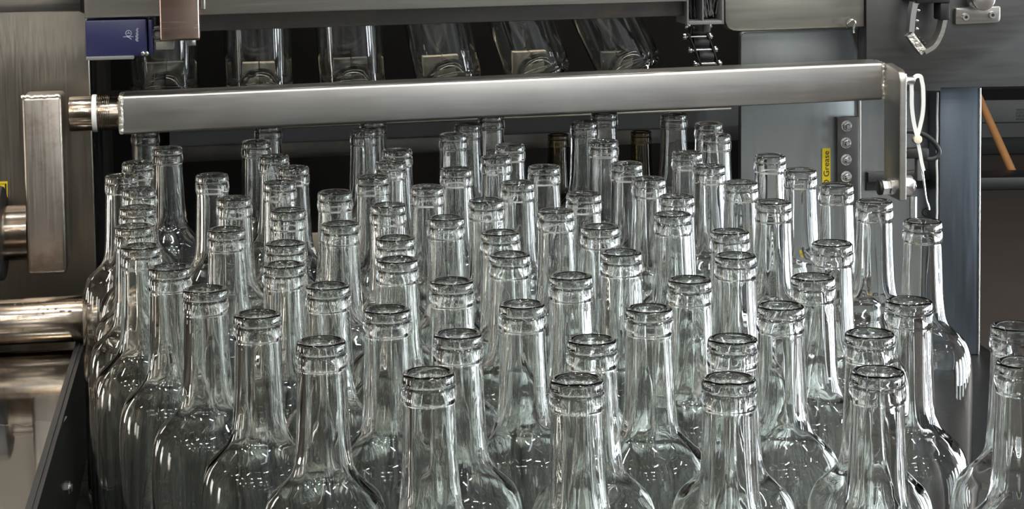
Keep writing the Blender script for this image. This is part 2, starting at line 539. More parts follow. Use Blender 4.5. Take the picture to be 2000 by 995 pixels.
puddle([(-200, 812), (-90, 822), (-20, 820), (12, 830), (30, 826), (52, 831), (78, 822), (100, 824), (112, 815), (126, 812), (122, 830), (98, 900), (74, 990), (50, 1080), (-60, 1120), (-220, 1100), (-200, 812)],
       'thin film of water with a ragged edge on the wet tray, below the round tube')
bm = NB(); strip(bm, -0.0068, -0.0058, 0.1162, 0.1172, yb=1.985)
part('top_groove_strip', bm, 'rubber', gr)
for y, z in ((1.63, 0.055), (1.52, 0.045), (1.46, 0.040), (1.40, 0.045), (1.34, 0.040)):
    x = rail_x(y) - 0.002
    bm = NB()
    rod(bm, (x, y, z), (x + 0.004, y, z), 0.006, hexa=True)
    rod(bm, (x + 0.004, y, z), (x + 0.006, y, z), 0.0035)
    part('bolt', bm, 'bright', gr)

sp_ = thing('side_plate', 'dull grey steel side plate beside the bottles, under the bluish post', 'plate', (0.5, 1.4, -0.004), machine=False)
pe = at_z(1913.5, 673, -0.004)
pa = pe - N * ((pe.y - 0.5) / N.y)
pb = pe + N * 0.06


def slab_xy(bm, pts, z0, z1):
    lo_ = [bm.verts.new((x, y, z0)) for x, y in pts]; hi_ = [bm.verts.new((x, y, z1)) for x, y in pts]
    bm.faces.new(hi_); bm.faces.new(list(reversed(lo_)))
    k = len(pts)
    for i in range(k):
        bm.faces.new((lo_[i], lo_[(i + 1) % k], hi_[(i + 1) % k], hi_[i]))


bm = NB(); slab_xy(bm, [(0.374, 0.5), (pa.x, pa.y), (pb.x, pb.y), (0.374, pb.y)], -0.010, -0.004)
part('plate_sheet', bm, 'steel_dark', sp_)
bm = NB(); slab_xy(bm, [(0.39, 0.52), (pa.x - .03, pa.y + .02), (pb.x - .03, pb.y - .02), (0.39, pb.y - .02)], -0.9, -0.0102)
part('plate_stand', bm, 'steel_dark', sp_)

bm = NB(); box(bm, -8, 8, -6, 11, -1.0, -0.9)
solid('floor', bm, 'floor', None, None, (0, 0, -0.9), machine=False, kind='structure')
bm = NB(); box(bm, -8, 8, 10.2, 10.3, -0.9, 4.5)
solid('wall_back', bm, 'wall', None, None, (0, 10.2, -0.9), machine=False, kind='structure')

# ------------------------------------------------------------------ gate bar
tl, bl, trr, brr = S(236, 187, 0), S(236, 264, 0), S(1726, 122, 0), S(1726, 195.5, 0)
bar = thing('gate_bar', 'brushed steel square bar spanning the machine above the bottles', 'bar', (tl.x, 0.0, bl.z))
bm = NB(); prism(bm, [(tl.x, bl.z), (brr.x, brr.z), (trr.x, trr.z), (tl.x, tl.z)], 0.0, 0.043)
bmesh.ops.remove_doubles(bm, verts=bm.verts, dist=1e-6)
bmesh.ops.bevel(bm, geom=bm.edges[:], offset=0.0035, segments=3, affect='EDGES', profile=0.5)
part('square_tube', bm, 'bar', bar)
zc = (tl.z + bl.z) / 2 + 0.0005; hs = (tl.z - bl.z) / 2


def weld_loop(s, z0, z1, d0, d1, r):
    b = NB()
    pts = []
    for (a, c) in (((d0, z0), (d0, z1)), ((d0, z1), (d1, z1)), ((d1, z1), (d1, z0)), ((d1, z0), (d0, z0))):
        k = 10
        for j in range(k):
            t = j / k
            pts.append((s + random.uniform(-.0008, .0008), a[0] + (c[0] - a[0]) * t + random.uniform(-.0004, .0004), a[1] + (c[1] - a[1]) * t + random.uniform(-.0004, .0004)))
    pts.append(pts[0])
    tube(b, pts, r, 8)
    return b


part('weld_seam', weld_loop(tl.x, bl.z + .003, tl.z - .003, 0.002, 0.041, 0.0030), 'weld', bar, 'rough bright weld bead at the shaft end')
part('weld_seam', weld_loop(brr.x + .0005, brr.z + .002, trr.z - .002, 0.0015, 0.041, 0.0022), 'weld', bar, 'bright weld bead at the arm end')
k0 = S(133, 227, 0.0); k1 = S(236, 227, 0.0)
bm = NB(); rod(bm, (k0.x, 0.0215, zc), (k1.x, 0.0215, zc), 0.0185, seg=40, bev=0.001)
part('shaft', bm, 'polished', bar)
w0 = S(178, 227, 0).x; w1 = S(188, 227, 0).x
bm = NB(); rod(bm, (w0, 0.0215, zc), (w1, 0.0215, zc), 0.0200, seg=40, bev=0.001)
part('washer', bm, 'white', bar, 'white plastic washer on the shaft')
w2 = S(214, 227, 0).x
bm = NB()
for i in range(7):
    rod(bm, (w1 + (w2 - w1) * i / 7 + .0006, 0.0215, zc), (w1 + (w2 - w1) * (i + .8) / 7, 0.0215, zc), 0.0192, seg=40, bev=0.0006)
part('turned_collar', bm, 'polished', bar)

# arm plate welded to the end of the bar: stands toward the camera from the bar's end
D = 0.02
while S(1757, 300, -D).x > brr.x + 0.0012 and D < 0.12:
    D += 0.001
s0 = brr.x + 0.0012
s1 = max(S(1771, 300, -D).x, s0 + 0.007)
ztop = trr.z + 0.0005; zbot = S(1764, 393, -D).z


def side_prism(poly, s0, s1, bev=0.0):
    """Outline in (d, z), extruded along s."""
    b = NB(); prism(b, poly, s0, s1, bev)
    for v in b.verts:
        v.co = Vector((v.co.y, v.co.x, v.co.z))
    return b


arm = rounded([(-D, zbot), (0.003, zbot), (0.003, ztop), (-D, ztop - 0.006)], [0.002, 0.01, 0.01, 0.012])
part('arm_plate', side_prism(arm, s0, s1, 0.0012), 'steel_h', bar)
bz = S(1735, 365, -D * 0.5)
bm = NB()
rod(bm, (s0, -D * .55, bz.z), (s0 - 0.004, -D * .55, bz.z), 0.010, seg=24)
rod(bm, (s0 - 0.004, -D * .55, bz.z), (s0 - 0.013, -D * .55, bz.z), 0.0085, hexa=True, bev=0.0006)
part('arm_bolt', bm, 'bright', bar)
bm = NB()
rod(bm, (s0 - 0.013, -D * .55, bz.z), (s0 - 0.017, -D * .55, bz.z), 0.0085, seg=24, bev=0.001)
part('bolt_cap', bm, 'black', bar)
pz = S(1783, 362, -D * .6)
bm = NB(); rod(bm, (s1, -D * .6, pz.z), (s1 + 0.012, -D * .6, pz.z), 0.0125, seg=28, bev=0.0015)
rod(bm, (s1 + 0.012, -D * .6, pz.z), (s1 + 0.016, -D * .6, pz.z), 0.0075, seg=24, bev=0.001)
part('pivot_boss', bm, 'bright', bar)
stz = S(1790, 157, -D * .6)
bm = NB(); rod(bm, (s1, -D * .6, stz.z), (s1 + 0.015, -D * .6, stz.z), 0.0048, seg=20, bev=0.0006)
rod(bm, (s1, -D * .6, stz.z), (s1 + 0.005, -D * .6, stz.z), 0.009, hexa=True)
part('stud', bm, 'bright', bar)
DZ = -D * .6

# round link rod below the boss
q0 = S(1781, 385, DZ + .004); q1 = S(1781, 470, DZ + .004)
lk = NB(); rod(lk, (q0.x, DZ, pz.z - 0.0126), (q0.x, DZ, 0.015), 0.0042, seg=20)
solid('link_rod', lk, 'bright', 'slim round steel rod hanging under the bar arm behind the bottle by the post', 'rod', (q0.x, DZ, 0.015))

# ------------------------------------------------------------------ cable tie, cable loop


def pxpath(pts, d):
    return [S(x, y, d) for x, y in pts]


ct = thing('cable_tie', 'white plastic cable tie looped over the stud at the end of the bar', 'cable tie', tuple(S(1795, 150, DZ)))
loop = [(1791, 270), (1786.5, 255), (1781, 225), (1779.5, 185), (1783, 155), (1790, 148.5), (1797, 149), (1801, 160), (1804, 190), (1803, 222), (1797, 252), (1792, 271)]
P = catmull(pxpath(loop, DZ), 6)
P = [Vector((p.x, p.y - 0.003 + 0.006 * i / len(P), p.z)) for i, p in enumerate(P)]
bm = NB(); tube(bm, P, 0, flat=(0.0012, 0.0052))
# band faces the camera: widen along s instead of along d
bm.free(); bm = NB()


def ribbon(bm, P, w, h):
    rg = []
    for i, p in enumerate(P):
        t = (P[min(i + 1, len(P) - 1)] - P[max(i - 1, 0)]).normalized()
        a = Vector((0, 1, 0)); c = t.cross(a).normalized()
        rg.append([bm.verts.new(p + c * (x * w / 2) + a * (y * h / 2)) for x, y in ((-1, -1), (1, -1), (1, 1), (-1, 1))])
    for i in range(len(rg) - 1):
        for k in range(4):
            bm.faces.new((rg[i][k], rg[i + 1][k], rg[i + 1][(k + 1) % 4], rg[i][(k + 1) % 4]))
    bm.faces.new(rg[0]); bm.faces.new(list(reversed(rg[-1])))


ribbon(bm, P, 0.0046, 0.0016)
part('strap', bm, 'white', ct)
hd = S(1791, 272, DZ - .001)
bm = NB(); rod(bm, (hd.x, DZ - .005, hd.z), (hd.x, DZ + .003, hd.z), 0.0050, seg=16, bev=0.001)
part('lock_head', bm, 'cream', ct)
bm = NB(); ribbon(bm, catmull(pxpath([(1792, 276), (1797, 300), (1800, 318), (1804, 334)], DZ - .001), 5), 0.0040, 0.0014)
part('tail', bm, 'white', ct)

wr = NB(); tube(wr, catmull(pxpath([(1802, 334), (1805, 360), (1809, 390), (1811, 398)], DZ + .002), 5), 0.0013, 8)
tube(wr, pxpath([(1811, 397), (1813, 404), (1814, 410)], DZ + .002), 0.0018, 8)
solid('wire', wr, 'bright', 'thin steel wire dangling under the white cable tie', 'wire', tuple(S(1811, 398, DZ)))

cl = thing('cable', 'black cable bent in a loop behind the white cable tie', 'cable', tuple(S(1775, 300, .03)))
bm = NB(); tube(bm, catmull(pxpath([(1768, 256), (1785, 257), (1800, 261), (1818, 272), (1830, 286), (1834, 298), (1829, 307), (1816, 311), (1802, 308)], 0.03), 6), 0.0029, 12)
part('loop', bm, 'rubber', cl)
bm = NB(); a, b = S(1766, 289, .03), S(1812, 308, .03)
box(bm, a.x, b.x, 0.024, 0.036, b.z, a.z, 0.003)
part('gland', bm, 'rubber', cl)
bm = NB(); a, b = S(1787, 308, .035), S(1799, 352, .035)
box(bm, a.x, b.x, 0.028, 0.038, b.z, a.z, 0.002)
part('clip_strut', bm, 'grey_paint', cl)

# ------------------------------------------------------------------ bracket and pivot at the other end
a, b = S(42, 190, -0.004), S(131, 534, -0.004)
br = thing('box_bracket', 'upright square steel box bracket holding the shaft of the bar', 'bracket', (a.x, 0.02, b.z))
bm = NB(); box(bm, a.x, b.x, -0.004, 0.050, b.z, a.z, 0.004, 3)
part('box_tube', bm, 'steel_warm', br)
b2 = NB()
pts = [(a.x + (b.x - a.x) * i / 24 + 0.0, -0.002 + random.uniform(-.0006, .0006), a.z - 0.0005 + random.uniform(-.0008, .0008)) for i in range(25)]
tube(b2, pts, 0.0022, 8)
part('weld_seam', b2, 'weld', br, 'rough weld bead along the top')
c = S(45, 455, 0.02)
zs = c.z
bm = NB(); rod(bm, (S(-80, 455, 0.02).x, 0.022, zs), (a.x, 0.022, zs), 0.0290, seg=44)
part('pivot_shaft', bm, 'polished', br)
bm = NB(); rod(bm, (S(-30, 455, 0.02).x, 0.022, zs), (S(9, 455, 0.02).x, 0.022, zs), 0.050, seg=44, bev=0.003)
part('bearing_flange', bm, 'rubber', br, 'black bearing flange')
bm = NB(); box(bm, S(-75, 455, 0.02).x, S(4, 455, 0.02).x, 0.0225, 0.0930, zs - .028, zs + .028, 0.003)
part('bearing_block', bm, 'rubber', br, 'black bearing block')

# ------------------------------------------------------------------ machine side panel, left
PD = 0.095
pan = thing('steel_cabinet', 'large brushed steel cabinet behind the box bracket', 'cabinet', tuple(S(0, 590, PD)))
pl = [S(x, y, PD) for x, y in ((-420, 31), (168, 23), (172, 104), (174, 112), (181, 300), (187, 480), (188, 604), (-420, 604))]
zb0 = pl[2].z - 0.012
rows_p = []
zt_, zl_ = pl[1].z, pl[6].z
NR = 90
for k in range(NR + 1):
    z = zl_ + (zt_ - zl_) * k / NR
    pts_ = [pl[6], pl[5], pl[4], pl[3], pl[2], pl[1]]
    for q0_, q1_ in zip(pts_, pts_[1:]):
        if q0_.z <= z <= q1_.z + 1e-9:
            sx_ = q0_.x + (q1_.x - q0_.x) * (z - q0_.z) / max(q1_.z - q0_.z, 1e-9)
            break
    rem = zt_ - z
    if rem < 0.006:
        sx_ -= 0.006 - math.sqrt(max(0.0, 0.006 ** 2 - (0.006 - rem) ** 2))
    h_ = z - zb0
    off = 0.0 if h_ < -0.02 else (math.tan(R(7)) * (h_ + 0.02) ** 2 / 0.08 if h_ < 0.02 else math.tan(R(7)) * h_)
    rows_p.append((z, sx_, PD + off))
bm = NB()
xl_ = pl[0].x
fr_ = [[bm.verts.new((x, d_, z)) for x in (xl_, sx_ - .0012)] + [bm.verts.new((sx_, d_ + .0012, z))] for z, sx_, d_ in rows_p]
bk_ = [[bm.verts.new((x, d_ + .012, z)) for x in (xl_, sx_)] for z, sx_, d_ in rows_p]
for k in range(NR):
    for c_ in range(2):
        bm.faces.new((fr_[k][c_], fr_[k][c_ + 1], fr_[k + 1][c_ + 1], fr_[k + 1][c_]))
    bm.faces.new((fr_[k][2], bk_[k][1], bk_[k + 1][1], fr_[k + 1][2]))
    bm.faces.new((bk_[k][1], bk_[k][0], bk_[k + 1][0], bk_[k + 1][1]))
    bm.faces.new((bk_[k][0], fr_[k][0], fr_[k + 1][0], bk_[k + 1][0]))
for row_f, row_b in ((fr_[0], bk_[0]), (fr_[-1], bk_[-1])):
    bm.faces.new((row_f[0], row_f[1], row_f[2], row_b[1], row_b[0]))
part('front_sheet', bm, 'steel', pan)
e0, e1 = S(10, 385, PD), S(-16, 355, PD)
bm = NB(); prism(bm, [(S(-30, 396, PD).x, S(0, 396, PD).z), (S(15, 396, PD).x, S(0, 396, PD).z), (S(15, 355, PD).x, S(0, 355, PD).z), (S(-30, 355, PD).x, S(0, 355, PD).z)], PD - 0.001, PD - 0.0001)
part('warning_label', bm, 'yellow', pan, 'yellow label')
bm = NB()
for x0, x1, y0, y1 in ((-30, 12.5, 358.5, 360.5), (10.8, 12.5, 358.5, 393)):
    p, q = S(x0, y1, PD), S(x1, y0, PD)
    box(bm, p.x, q.x, PD - 0.0014, PD - 0.0009, p.z, q.z)
part('label_border', bm, 'ink', pan, 'black border line of the label')
# cabinet under the panel carries it
bm = NB(); p, q = S(-420, 604, PD), S(186, 604, PD)
box(bm, p.x, -0.135, PD + 0.0125, PD + 0.10, -0.9, S(0, 300, PD).z)
part('cabinet_body', bm, 'steel_dark', pan)

TD = -0.095
tc, te = S(-300, 628, TD), S(165, 625, TD)
tz = max(S(82, 626, TD).z, 0.1134 + 0.0235)
rt = thing('round_tube', 'polished round steel tube with water drops, lying low under the box bracket', 'tube', (te.x, TD, 0.113))
bm = NB(); rod(bm, (tc.x, TD, tz), (te.x, TD, tz), 0.0232, seg=48, bev=0.001)
part('tube_body', bm, 'polished', rt)
bm = NB(); rod(bm, (te.x, TD, tz), (te.x + 0.0015, TD, tz), 0.0235, seg=48)
part('end_cap', bm, 'black', rt)
bm = NB(); box(bm, tc.x + 0.05, tc.x + 0.09, TD - 0.012, TD + 0.012, 0.1135, tz - 0.015, 0.001)
part('tube_foot', bm, 'steel_dark', rt)
for i in range(26):
    t = random.uniform(0.45, 0.98) if i > 6 else random.uniform(0.8, 0.97)
    th = R(random.uniform(28, 66))
    c = Vector((tc.x + (te.x - tc.x) * t, TD - 0.0232 * math.cos(th), tz + 0.0232 * math.sin(th)))
    bm = NB(); bmesh.ops.create_icosphere(bm, subdivisions=2, radius=1)
    rr = random.uniform(0.0006, 0.0014)
    bm.transform(Matrix.Translation(c) @ Matrix.Diagonal((rr * random.uniform(1, 2.2), rr, rr * .8, 1)))
    part('water_drop', bm, 'glass', rt)

# ------------------------------------------------------------------ top beam, its lower lip, bracket, blue sensor
TDp = -0.02
tb = thing('top_beam', 'long steel top beam over the dark machine opening', 'beam', tuple(S(800, 20, TDp)))
tb['kind'] = 'thing'
pl = [S(165, 36.5, TDp), S(1342, 3, TDp)]
bm = NB(); prism(bm, [(pl[0].x, pl[0].z), (pl[1].x, pl[1].z), (pl[1].x, 0.74), (pl[0].x, 0.74)], TDp, TDp + 0.03, 0.0025)
part('front_face', bm, 'steel_h', tb)
p_, q_ = S(-420, 45, 0.135), S(172, 45, 0.135)
bm = NB(); box(bm, p_.x, S(187, 480, PD).x - .0105, 0.135, 0.15, q_.z, 0.60, 0.001)
part('rear_plate', bm, 'steel_h', tb)
pl = [S(305, 64, 0.012), S(1342, 31, 0.012)]
bm = NB(); prism(bm, [(pl[0].x, pl[0].z), (pl[1].x, pl[1].z), (pl[1].x, 0.73), (pl[0].x, 0.73)], 0.012, 0.03, 0.0015)  # set-back band of the beam, its shade put into a darker steel
part('lower_lip', bm, 'inner', tb, 'lower lip of the beam, its shade painted dark')

a, b = S(309, -60, -0.075), S(391, 79, -0.075)
sb = thing('square_bracket', 'square steel bracket with painted reddish reflection in front of the top beam, beside the blue box', 'bracket', (a.x, -0.05, b.z))
bm = NB(); box(bm, a.x, b.x, -0.075, -0.0205, b.z, 0.60, 0.0028, 3)
part('box_tube', bm, 'warm_reflect', sb)
c = S(396, 8, -0.03)
bm = NB(); rod(bm, (c.x, -0.032, S(396, 18, -0.03).z), (c.x, -0.032, 0.54), 0.0032, seg=18, bev=0.0008)
part('pin', bm, 'bright', sb)
bm = NB(); c = S(375, 85, -0.05); box(bm, c.x - .004, c.x + .004, -0.05, -0.044, c.z - .0025, b.z, 0.0008)
part('set_screw', bm, 'bright', sb)

BD = -0.018
a, b = S(166, 40, BD), S(288, 110, BD)
bx = thing('sensor_box', 'dark blue sensor box with a pale emblem, under the top beam', 'sensor', (a.x, 0.0, b.z))
bm = NB(); box(bm, a.x, b.x, BD, 0.03, b.z, a.z, 0.002, 2)
part('housing', bm, 'blue', bx)
a2, b2_ = S(288.6, 38, BD), S(300, 108, BD)
bm = NB(); box(bm, a2.x, b2_.x, BD + .002, 0.03, b2_.z, a2.z, 0.002, 2)
part('end_cover', bm, 'blue', bx)
a3, b3 = S(168, 110.5, BD), S(262, 115, BD)
bm = NB(); box(bm, a3.x, b3.x, BD - .004, 0.028, b3.z, a3.z - 0.0002, 0.0006)
part('base_flange', bm, 'grey_paint', bx)
for x in (279.5, 287.2):
    c = S(x, 104, BD)
    bm = NB(); rod(bm, (c.x, BD + .001, c.z), (c.x, BD - .0045, c.z), 0.0022, seg=16, bev=0.0005)
    part('screw', bm, 'bright', bx)
# pale emblem: an e in a ring over a slanting stroke, turned to read upward, and a line of tiny print
em = NB()
c = S(251, 65, BD)
ring(em, (c.x, BD - .0003, c.z), (0, 1, 0), 0.0029, 0.00035, 28, 6)
box(em, c.x - .0017, c.x + .0017, BD - .0006, BD, c.z - .0003, c.z + .0003)
box(em, c.x - .0003, c.x + .0003, BD - .0006, BD, c.z - .0002, c.z + .0018)
tube(em, pxpath([(240.5, 72.5), (250, 71.3), (260.5, 72)], BD - .0003), 0.00035, 6)
tube(em, pxpath([(248, 72), (253, 74), (256.5, 77)], BD - .0003), 0.00045, 6)
part('emblem', em, 'pale_ink', bx, 'pale emblem')
em = NB()
for i in range(13):
    y0 = 55 + i * 2.05
    x0, x1 = (264.5, 269.5) if i % 3 else (266, 270.5)
    p, q = S(x0, y0 + 1.4, BD), S(x1, y0, BD)
    if i < 6:
        p.x += 0.0006
    box(em, p.x, q.x, BD - .0005, BD, p.z, q.z)
part('fine_print', em, 'pale_ink', bx, 'line of tiny pale print')

a, b = S(297, 52, -0.012), S(304.5, 84, -0.012)
cn = thing('mounting_lug', 'small grey mounting lug between the blue box and the reddish bracket', 'lug', (a.x, 0.0, b.z))
bm = NB(); box(bm, b2_.x + .0004, b.x + .004, -0.012, 0.008, b.z, a.z, 0.001)
part('lug_plate', bm, 'grey_plastic', cn)
a, b = S(304, 82, -0.016), S(340, 97, -0.016)
bm = NB(); box(bm, a.x, b.x, -0.016, 0.008, b.z, a.z, 0.001)
part('lug_foot', bm, 'grey_plastic', cn)
c = S(307, 66, -0.014)
bm = NB(); ring(bm, (c.x, -0.0135, c.z), (0, 1, 0), 0.005, 0.0015, 24, 8)
part('grommet', bm, 'rubber', cn)

# ------------------------------------------------------------------ brush box and chain
a, b = S(1341, -50, 0.0), S(1414, 47, 0.0)
bb = thing('brush_box', 'black framed box of bristles at the end of the top beam', 'brush', (a.x, 0.02, b.z))
bm = NB()
fw = 0.0022
for x0, x1, z0, z1 in ((a.x, a.x + fw, b.z, a.z), (b.x - fw, b.x, b.z, a.z), (a.x + fw, b.x - fw, b.z, b.z + .004), (a.x + fw, b.x - fw, a.z - .004, a.z)):
    box(bm, x0, x1, 0.0, 0.05, z0, z1, 0.0004)
dv = S(1374, 20, 0).x
box(bm, dv - .0007, dv + .0007, 0.002, 0.05, b.z + .004, a.z - .004)
part('box_frame', bm, 'grey_paint', bb)
bm = NB(); box(bm, a.x + fw, b.x - fw, 0.040, 0.049, b.z + .004, a.z - .004)
part('backing', bm, 'black', bb)
bm = NB()
for i in range(34):
    x = random.uniform(dv + .003, b.x - fw - .002); z = b.z + .006 + random.random() * .004
    x2 = x + random.uniform(-.006, .006); x2 = min(max(x2, dv + .002), b.x - fw - .001)
    zt = a.z - .006
    tube(bm, catmull([(x, .012 + random.random() * .02, z), ((x + x2) / 2 + random.uniform(-.003, .003), .012 + random.random() * .02, (z + zt) / 2), (x2, .012 + random.random() * .02, zt)], 5), 0.00045, 5)
part('bristles', bm, 'grey_paint', bb, 'grey bristles', kind='stuff')
bm = NB()
for i in range(24):
    x = random.uniform(a.x + .005, dv - .003); zz = b.z + .005 + random.random() * .010
    tube(bm, [(x, .02 + random.random() * .015, zz), (x + random.uniform(-.002, .002), .02 + random.random() * .015, zz + random.uniform(.004, .03))], 0.0005, 5)
part('short_bristles', bm, 'rubber', bb, 'short dark bristles', kind='stuff')

CD = 0.09
rows_c = [(1345, 1383, 50), (1341, 1384, 71), (1352, 1394, 97), (1362, 1402, 124)]
chn = thing('roller_chain', 'dark oily roller chain hanging under the brush box', 'chain', tuple(S(1362, 124, CD)))
prev = None
for i, (xa, xb, y) in enumerate(rows_c):
    p, q = S(xa, y, CD), S(xb, y, CD)
    zz = (p.z + q.z) / 2
    bm = NB()
    rod(bm, (p.x, CD, zz), (q.x, CD, zz), 0.0022, seg=14)
    for e, sg in ((p.x, -1), (q.x, 1)):
        rod(bm, (e, CD, zz), (e + sg * .0045, CD, zz), 0.0036, seg=16, bev=0.0012)
    part('pin', bm, 'bright', chn)
    if i < 3:
        x2, x3, y2 = rows_c[i + 1]
        cc0, cc1 = S((xa + x2) / 2 + 7, (y + y2) / 2, CD), S((xb + x3) / 2 - 5, (y + y2) / 2, CD)
        bm = NB(); rod(bm, (cc0.x, CD, cc0.z), (cc1.x, CD, cc0.z), 0.0062, seg=22, bev=0.001)
        part('roller', bm, 'rubber', chn)
        for e0, e1 in ((p.x + .002, S(x2, y2, CD).x + .002), (q.x - .002, S(x3, y2, CD).x - .002)):
            z2 = S(x2, y2, CD).z
            b = NB(); prism(b, rounded([(CD - .006, z2 - .004), (CD + .006, z2 - .004), (CD + .006, zz + .004), (CD - .006, zz + .004)], [.004] * 4), 0, 0.0015)
            for v in b.verts:
                f = (v.co.z - z2) / max(zz - z2, 1e-6)
                v.co = Vector((e1 + (e0 - e1) * f + v.co.y, v.co.x, v.co.z))
            part('link_plate', b, 'black', chn)
# the chain is hung from the brush box by its top link
bm = NB(); p = S(1362, 50, CD); box(bm, p.x - .004, p.x + .004, 0.045, CD + .004, p.z - .004, b.z if False else p.z + .008, 0.001)
part('hanger', bm, 'steel_dark', chn)

# ------------------------------------------------------------------ covers and panels on the other side
CV = 0.060
pl = [S(1416, -60, CV), S(1416, 40, CV), S(1424, 61, CV), S(1689, 53, CV), S(1689, -60, CV)]
poly = rounded([(p.x, p.z) for p in (S(1416, -60, CV), S(1416, 62, CV), S(1689, 52.5, CV), S(1689, -60, CV))], [0, 0.016, 0, 0])
bm = NB(); prism(bm, poly, CV, CV + 0.03, 0.002)
cv = thing('cover_plate', 'stained steel cover plate with a rounded corner beside the brush box', 'cover', tuple(S(1550, 57, CV)))
part('cover_sheet', bm, 'steel_spot', cv)
c = S(1660, 50, CV)
bm = NB(); tube(bm, catmull([(c.x - .004, CV - .0005, c.z - .002), (c.x - .0045, CV - .006, c.z + .004), (c.x, CV - .008, c.z + .0075), (c.x + .0045, CV - .006, c.z + .004), (c.x + .003, CV - .004, c.z - .004), (c.x + .0035, CV - .003, c.z - .008)], 6), 0.0014, 10)
part('hook', bm, 'bright', cv, 'small bright wire hook')

GP = 0.10
poly = rounded([(p.x, p.z) for p in (S(1447, 63, GP), S(1447, 560, GP), S(1681, 560, GP), S(1681, 54.5, GP))], [0.006, 0, 0, 0.001])
gp = thing('grey_panel', 'grey sheet steel panel with a bolted strip, behind the end of the bar', 'panel', tuple(S(1560, 560, GP)))
bm = NB(); prism(bm, poly, GP, GP + 0.012, 0.0012)
part('panel_sheet', bm, 'steel_grey', gp)
a, b = S(1675, 52, GP), S(1681, 560, GP)
bm = NB(); box(bm, a.x, b.x - .0003, GP - 0.003, GP - .0001, S(1678, 560, GP).z, S(1678, 57, GP).z, 0.0012)
part('folded_edge', bm, 'steel_h', gp)
a, b = S(1632, 228, GP), S(1674, 402, GP)
bm = NB(); box(bm, a.x, b.x, GP - 0.006, GP - .0001, b.z, a.z, 0.0012)
bs = part('bolt_strip', bm, 'steel_dark', gp)
for x, y in ((1652.5, 246), (1651.5, 279), (1652, 312), (1652, 345), (1652, 378)):
    c = S(x, y, GP - .006)
    bm = NB(); rod(bm, (c.x, GP - .0061, c.z), (c.x, GP - .0075, c.z), 0.0066, seg=24)
    rod(bm, (c.x, GP - .0075, c.z), (c.x, GP - .013, c.z), 0.0058, 0.0050, hexa=True, bev=0.0006)
    rod(bm, (c.x, GP - .0125, c.z), (c.x, GP - .0150, c.z), 0.0042, 0.0022, seg=20)
    part('hex_bolt', bm, 'bright', bs, root=gp)
a, b = S(1605.5, 290, GP), S(1621.5, 392, GP)
bm = NB(); box(bm, a.x, b.x, GP - 0.0008, GP - .0001, b.z, a.z)
lb = part('grease_label', bm, 'yellow', gp, 'yellow label reading O Grease')
bm = text_bm('O Grease', 0.0094, 0.0002)
c = S(1618.6, 364.5, GP)
sx = (S(1613, 295, GP).z - c.z)
w = max(v.co.x for v in bm.verts)
for v in bm.verts:
    x, y, z = v.co
    v.co = Vector((c.x - y, GP - .0010 - z, c.z + x * sx / w))
part('lettering', bm, 'ink', lb, 'black lettering', root=gp)

# heavy beam at the top and the bluish post
BM = 0.056
rb = thing('cross_beam', 'wide dull grey steel beam above the bluish post', 'beam', tuple(S(1850, 174, BM)))
rb['kind'] = 'thing'
pts = [S(1692, -60, BM), S(1692, 178, BM), S(1838, 178, BM), S(1838, 172, BM), S(2200, 165, BM), S(2200, -60, BM)]
bm = NB(); prism(bm, [(p.x, p.z) for p in pts], BM, BM + 0.03, 0.0015)
part('beam_face', bm, 'steel_dark', rb)
RC = 0.15
rp = thing('recessed_panel', 'recessed grey panel with a black CE mark, behind the arm of the bar', 'panel', tuple(S(1760, 560, RC)))
a, b = S(1683, 120, RC), S(1833, 600, RC)
bm = NB(); box(bm, a.x, b.x, RC, RC + 0.01, b.z, S(1760, 172, RC).z)
part('panel_sheet', bm, 'steel_grey', rp)
a, b = S(1690, 349, RC), S(1832, 366, RC)
bm = NB(); box(bm, a.x, b.x, RC - 0.004, RC - .0001, b.z, a.z)
part('dark_slot_strip', bm, 'black', rp)
a, b = S(1690, 335, RC), S(1832, 349, RC)
bm = NB(); box(bm, a.x, b.x, RC - 0.010, RC - .0001, b.z + .0003, a.z, .001)
part('ledge', bm, 'steel_dark', rp)
bm = NB()
for cx in (1808, 1826):
    c = S(cx, 414.5, RC)
    rr = S(cx, 407, RC).z - c.z
    pts = [(c.x + rr * math.cos(R(t)), RC - .0006, c.z + rr * math.sin(R(t))) for t in range(75, 286, 15)]
    tube(bm, pts, 0.0008, 6)
c = S(1826, 414.5, RC)
tube(bm, [(c.x - rr, RC - .0006, c.z), (c.x - rr * .1, RC - .0006, c.z)], 0.0008, 6)
part('conformity_mark', bm, 'ink', rp, 'black CE mark')

PO = 0.11
a, b = S(1836, 168, PO), S(1911, 672, PO)
po = thing('post', 'bluish grey steel post with bright edges under the wide beam', 'post', (a.x, PO, b.z))
zt = S(1870, 160, PO).z
bm = NB(); box(bm, a.x, b.x, PO, PO + 0.035, -0.0035, zt, 0.001)
part('post_face', bm, 'steel_blue', po)
e = S(1913.8, 172, PO)
bm = NB(); box(bm, b.x + .0001, e.x, PO + .001, PO + 0.035, -0.0035, S(1912, 172, PO).z, 0.0003)
rod(bm, ((b.x + e.x) / 2 + .0001, PO - .0002, -0.0035), ((b.x + e.x) / 2 + .0001, PO - .0002, S(1912, 172, PO).z), 0.0013, seg=14)
part('edge_strip', bm, 'bright', po, 'bright cut edge')
e0, e1 = S(1829.5, 181, PO), S(1834.5, 181, PO)
bm = NB()
zz = S(1832, 181, PO).z
pts = [(e0.x + (e1.x - e0.x) / 2 + random.uniform(-.0004, .0004), PO + .002, zz - (zz + 0.001) * i / 22) for i in range(23)]
tube(bm, pts, 0.0014, 8)  # cut edge of the side plate, its gleam put into white colour
part('bright_edge', bm, 'white', po, 'cut edge of the post, its brightness painted white')
print('post bottom z', b.z, 'D', D, 's1', s1 - s0, 'bar z', bl.z, tl.z, brr.z, trr.z, 'tube', tz)

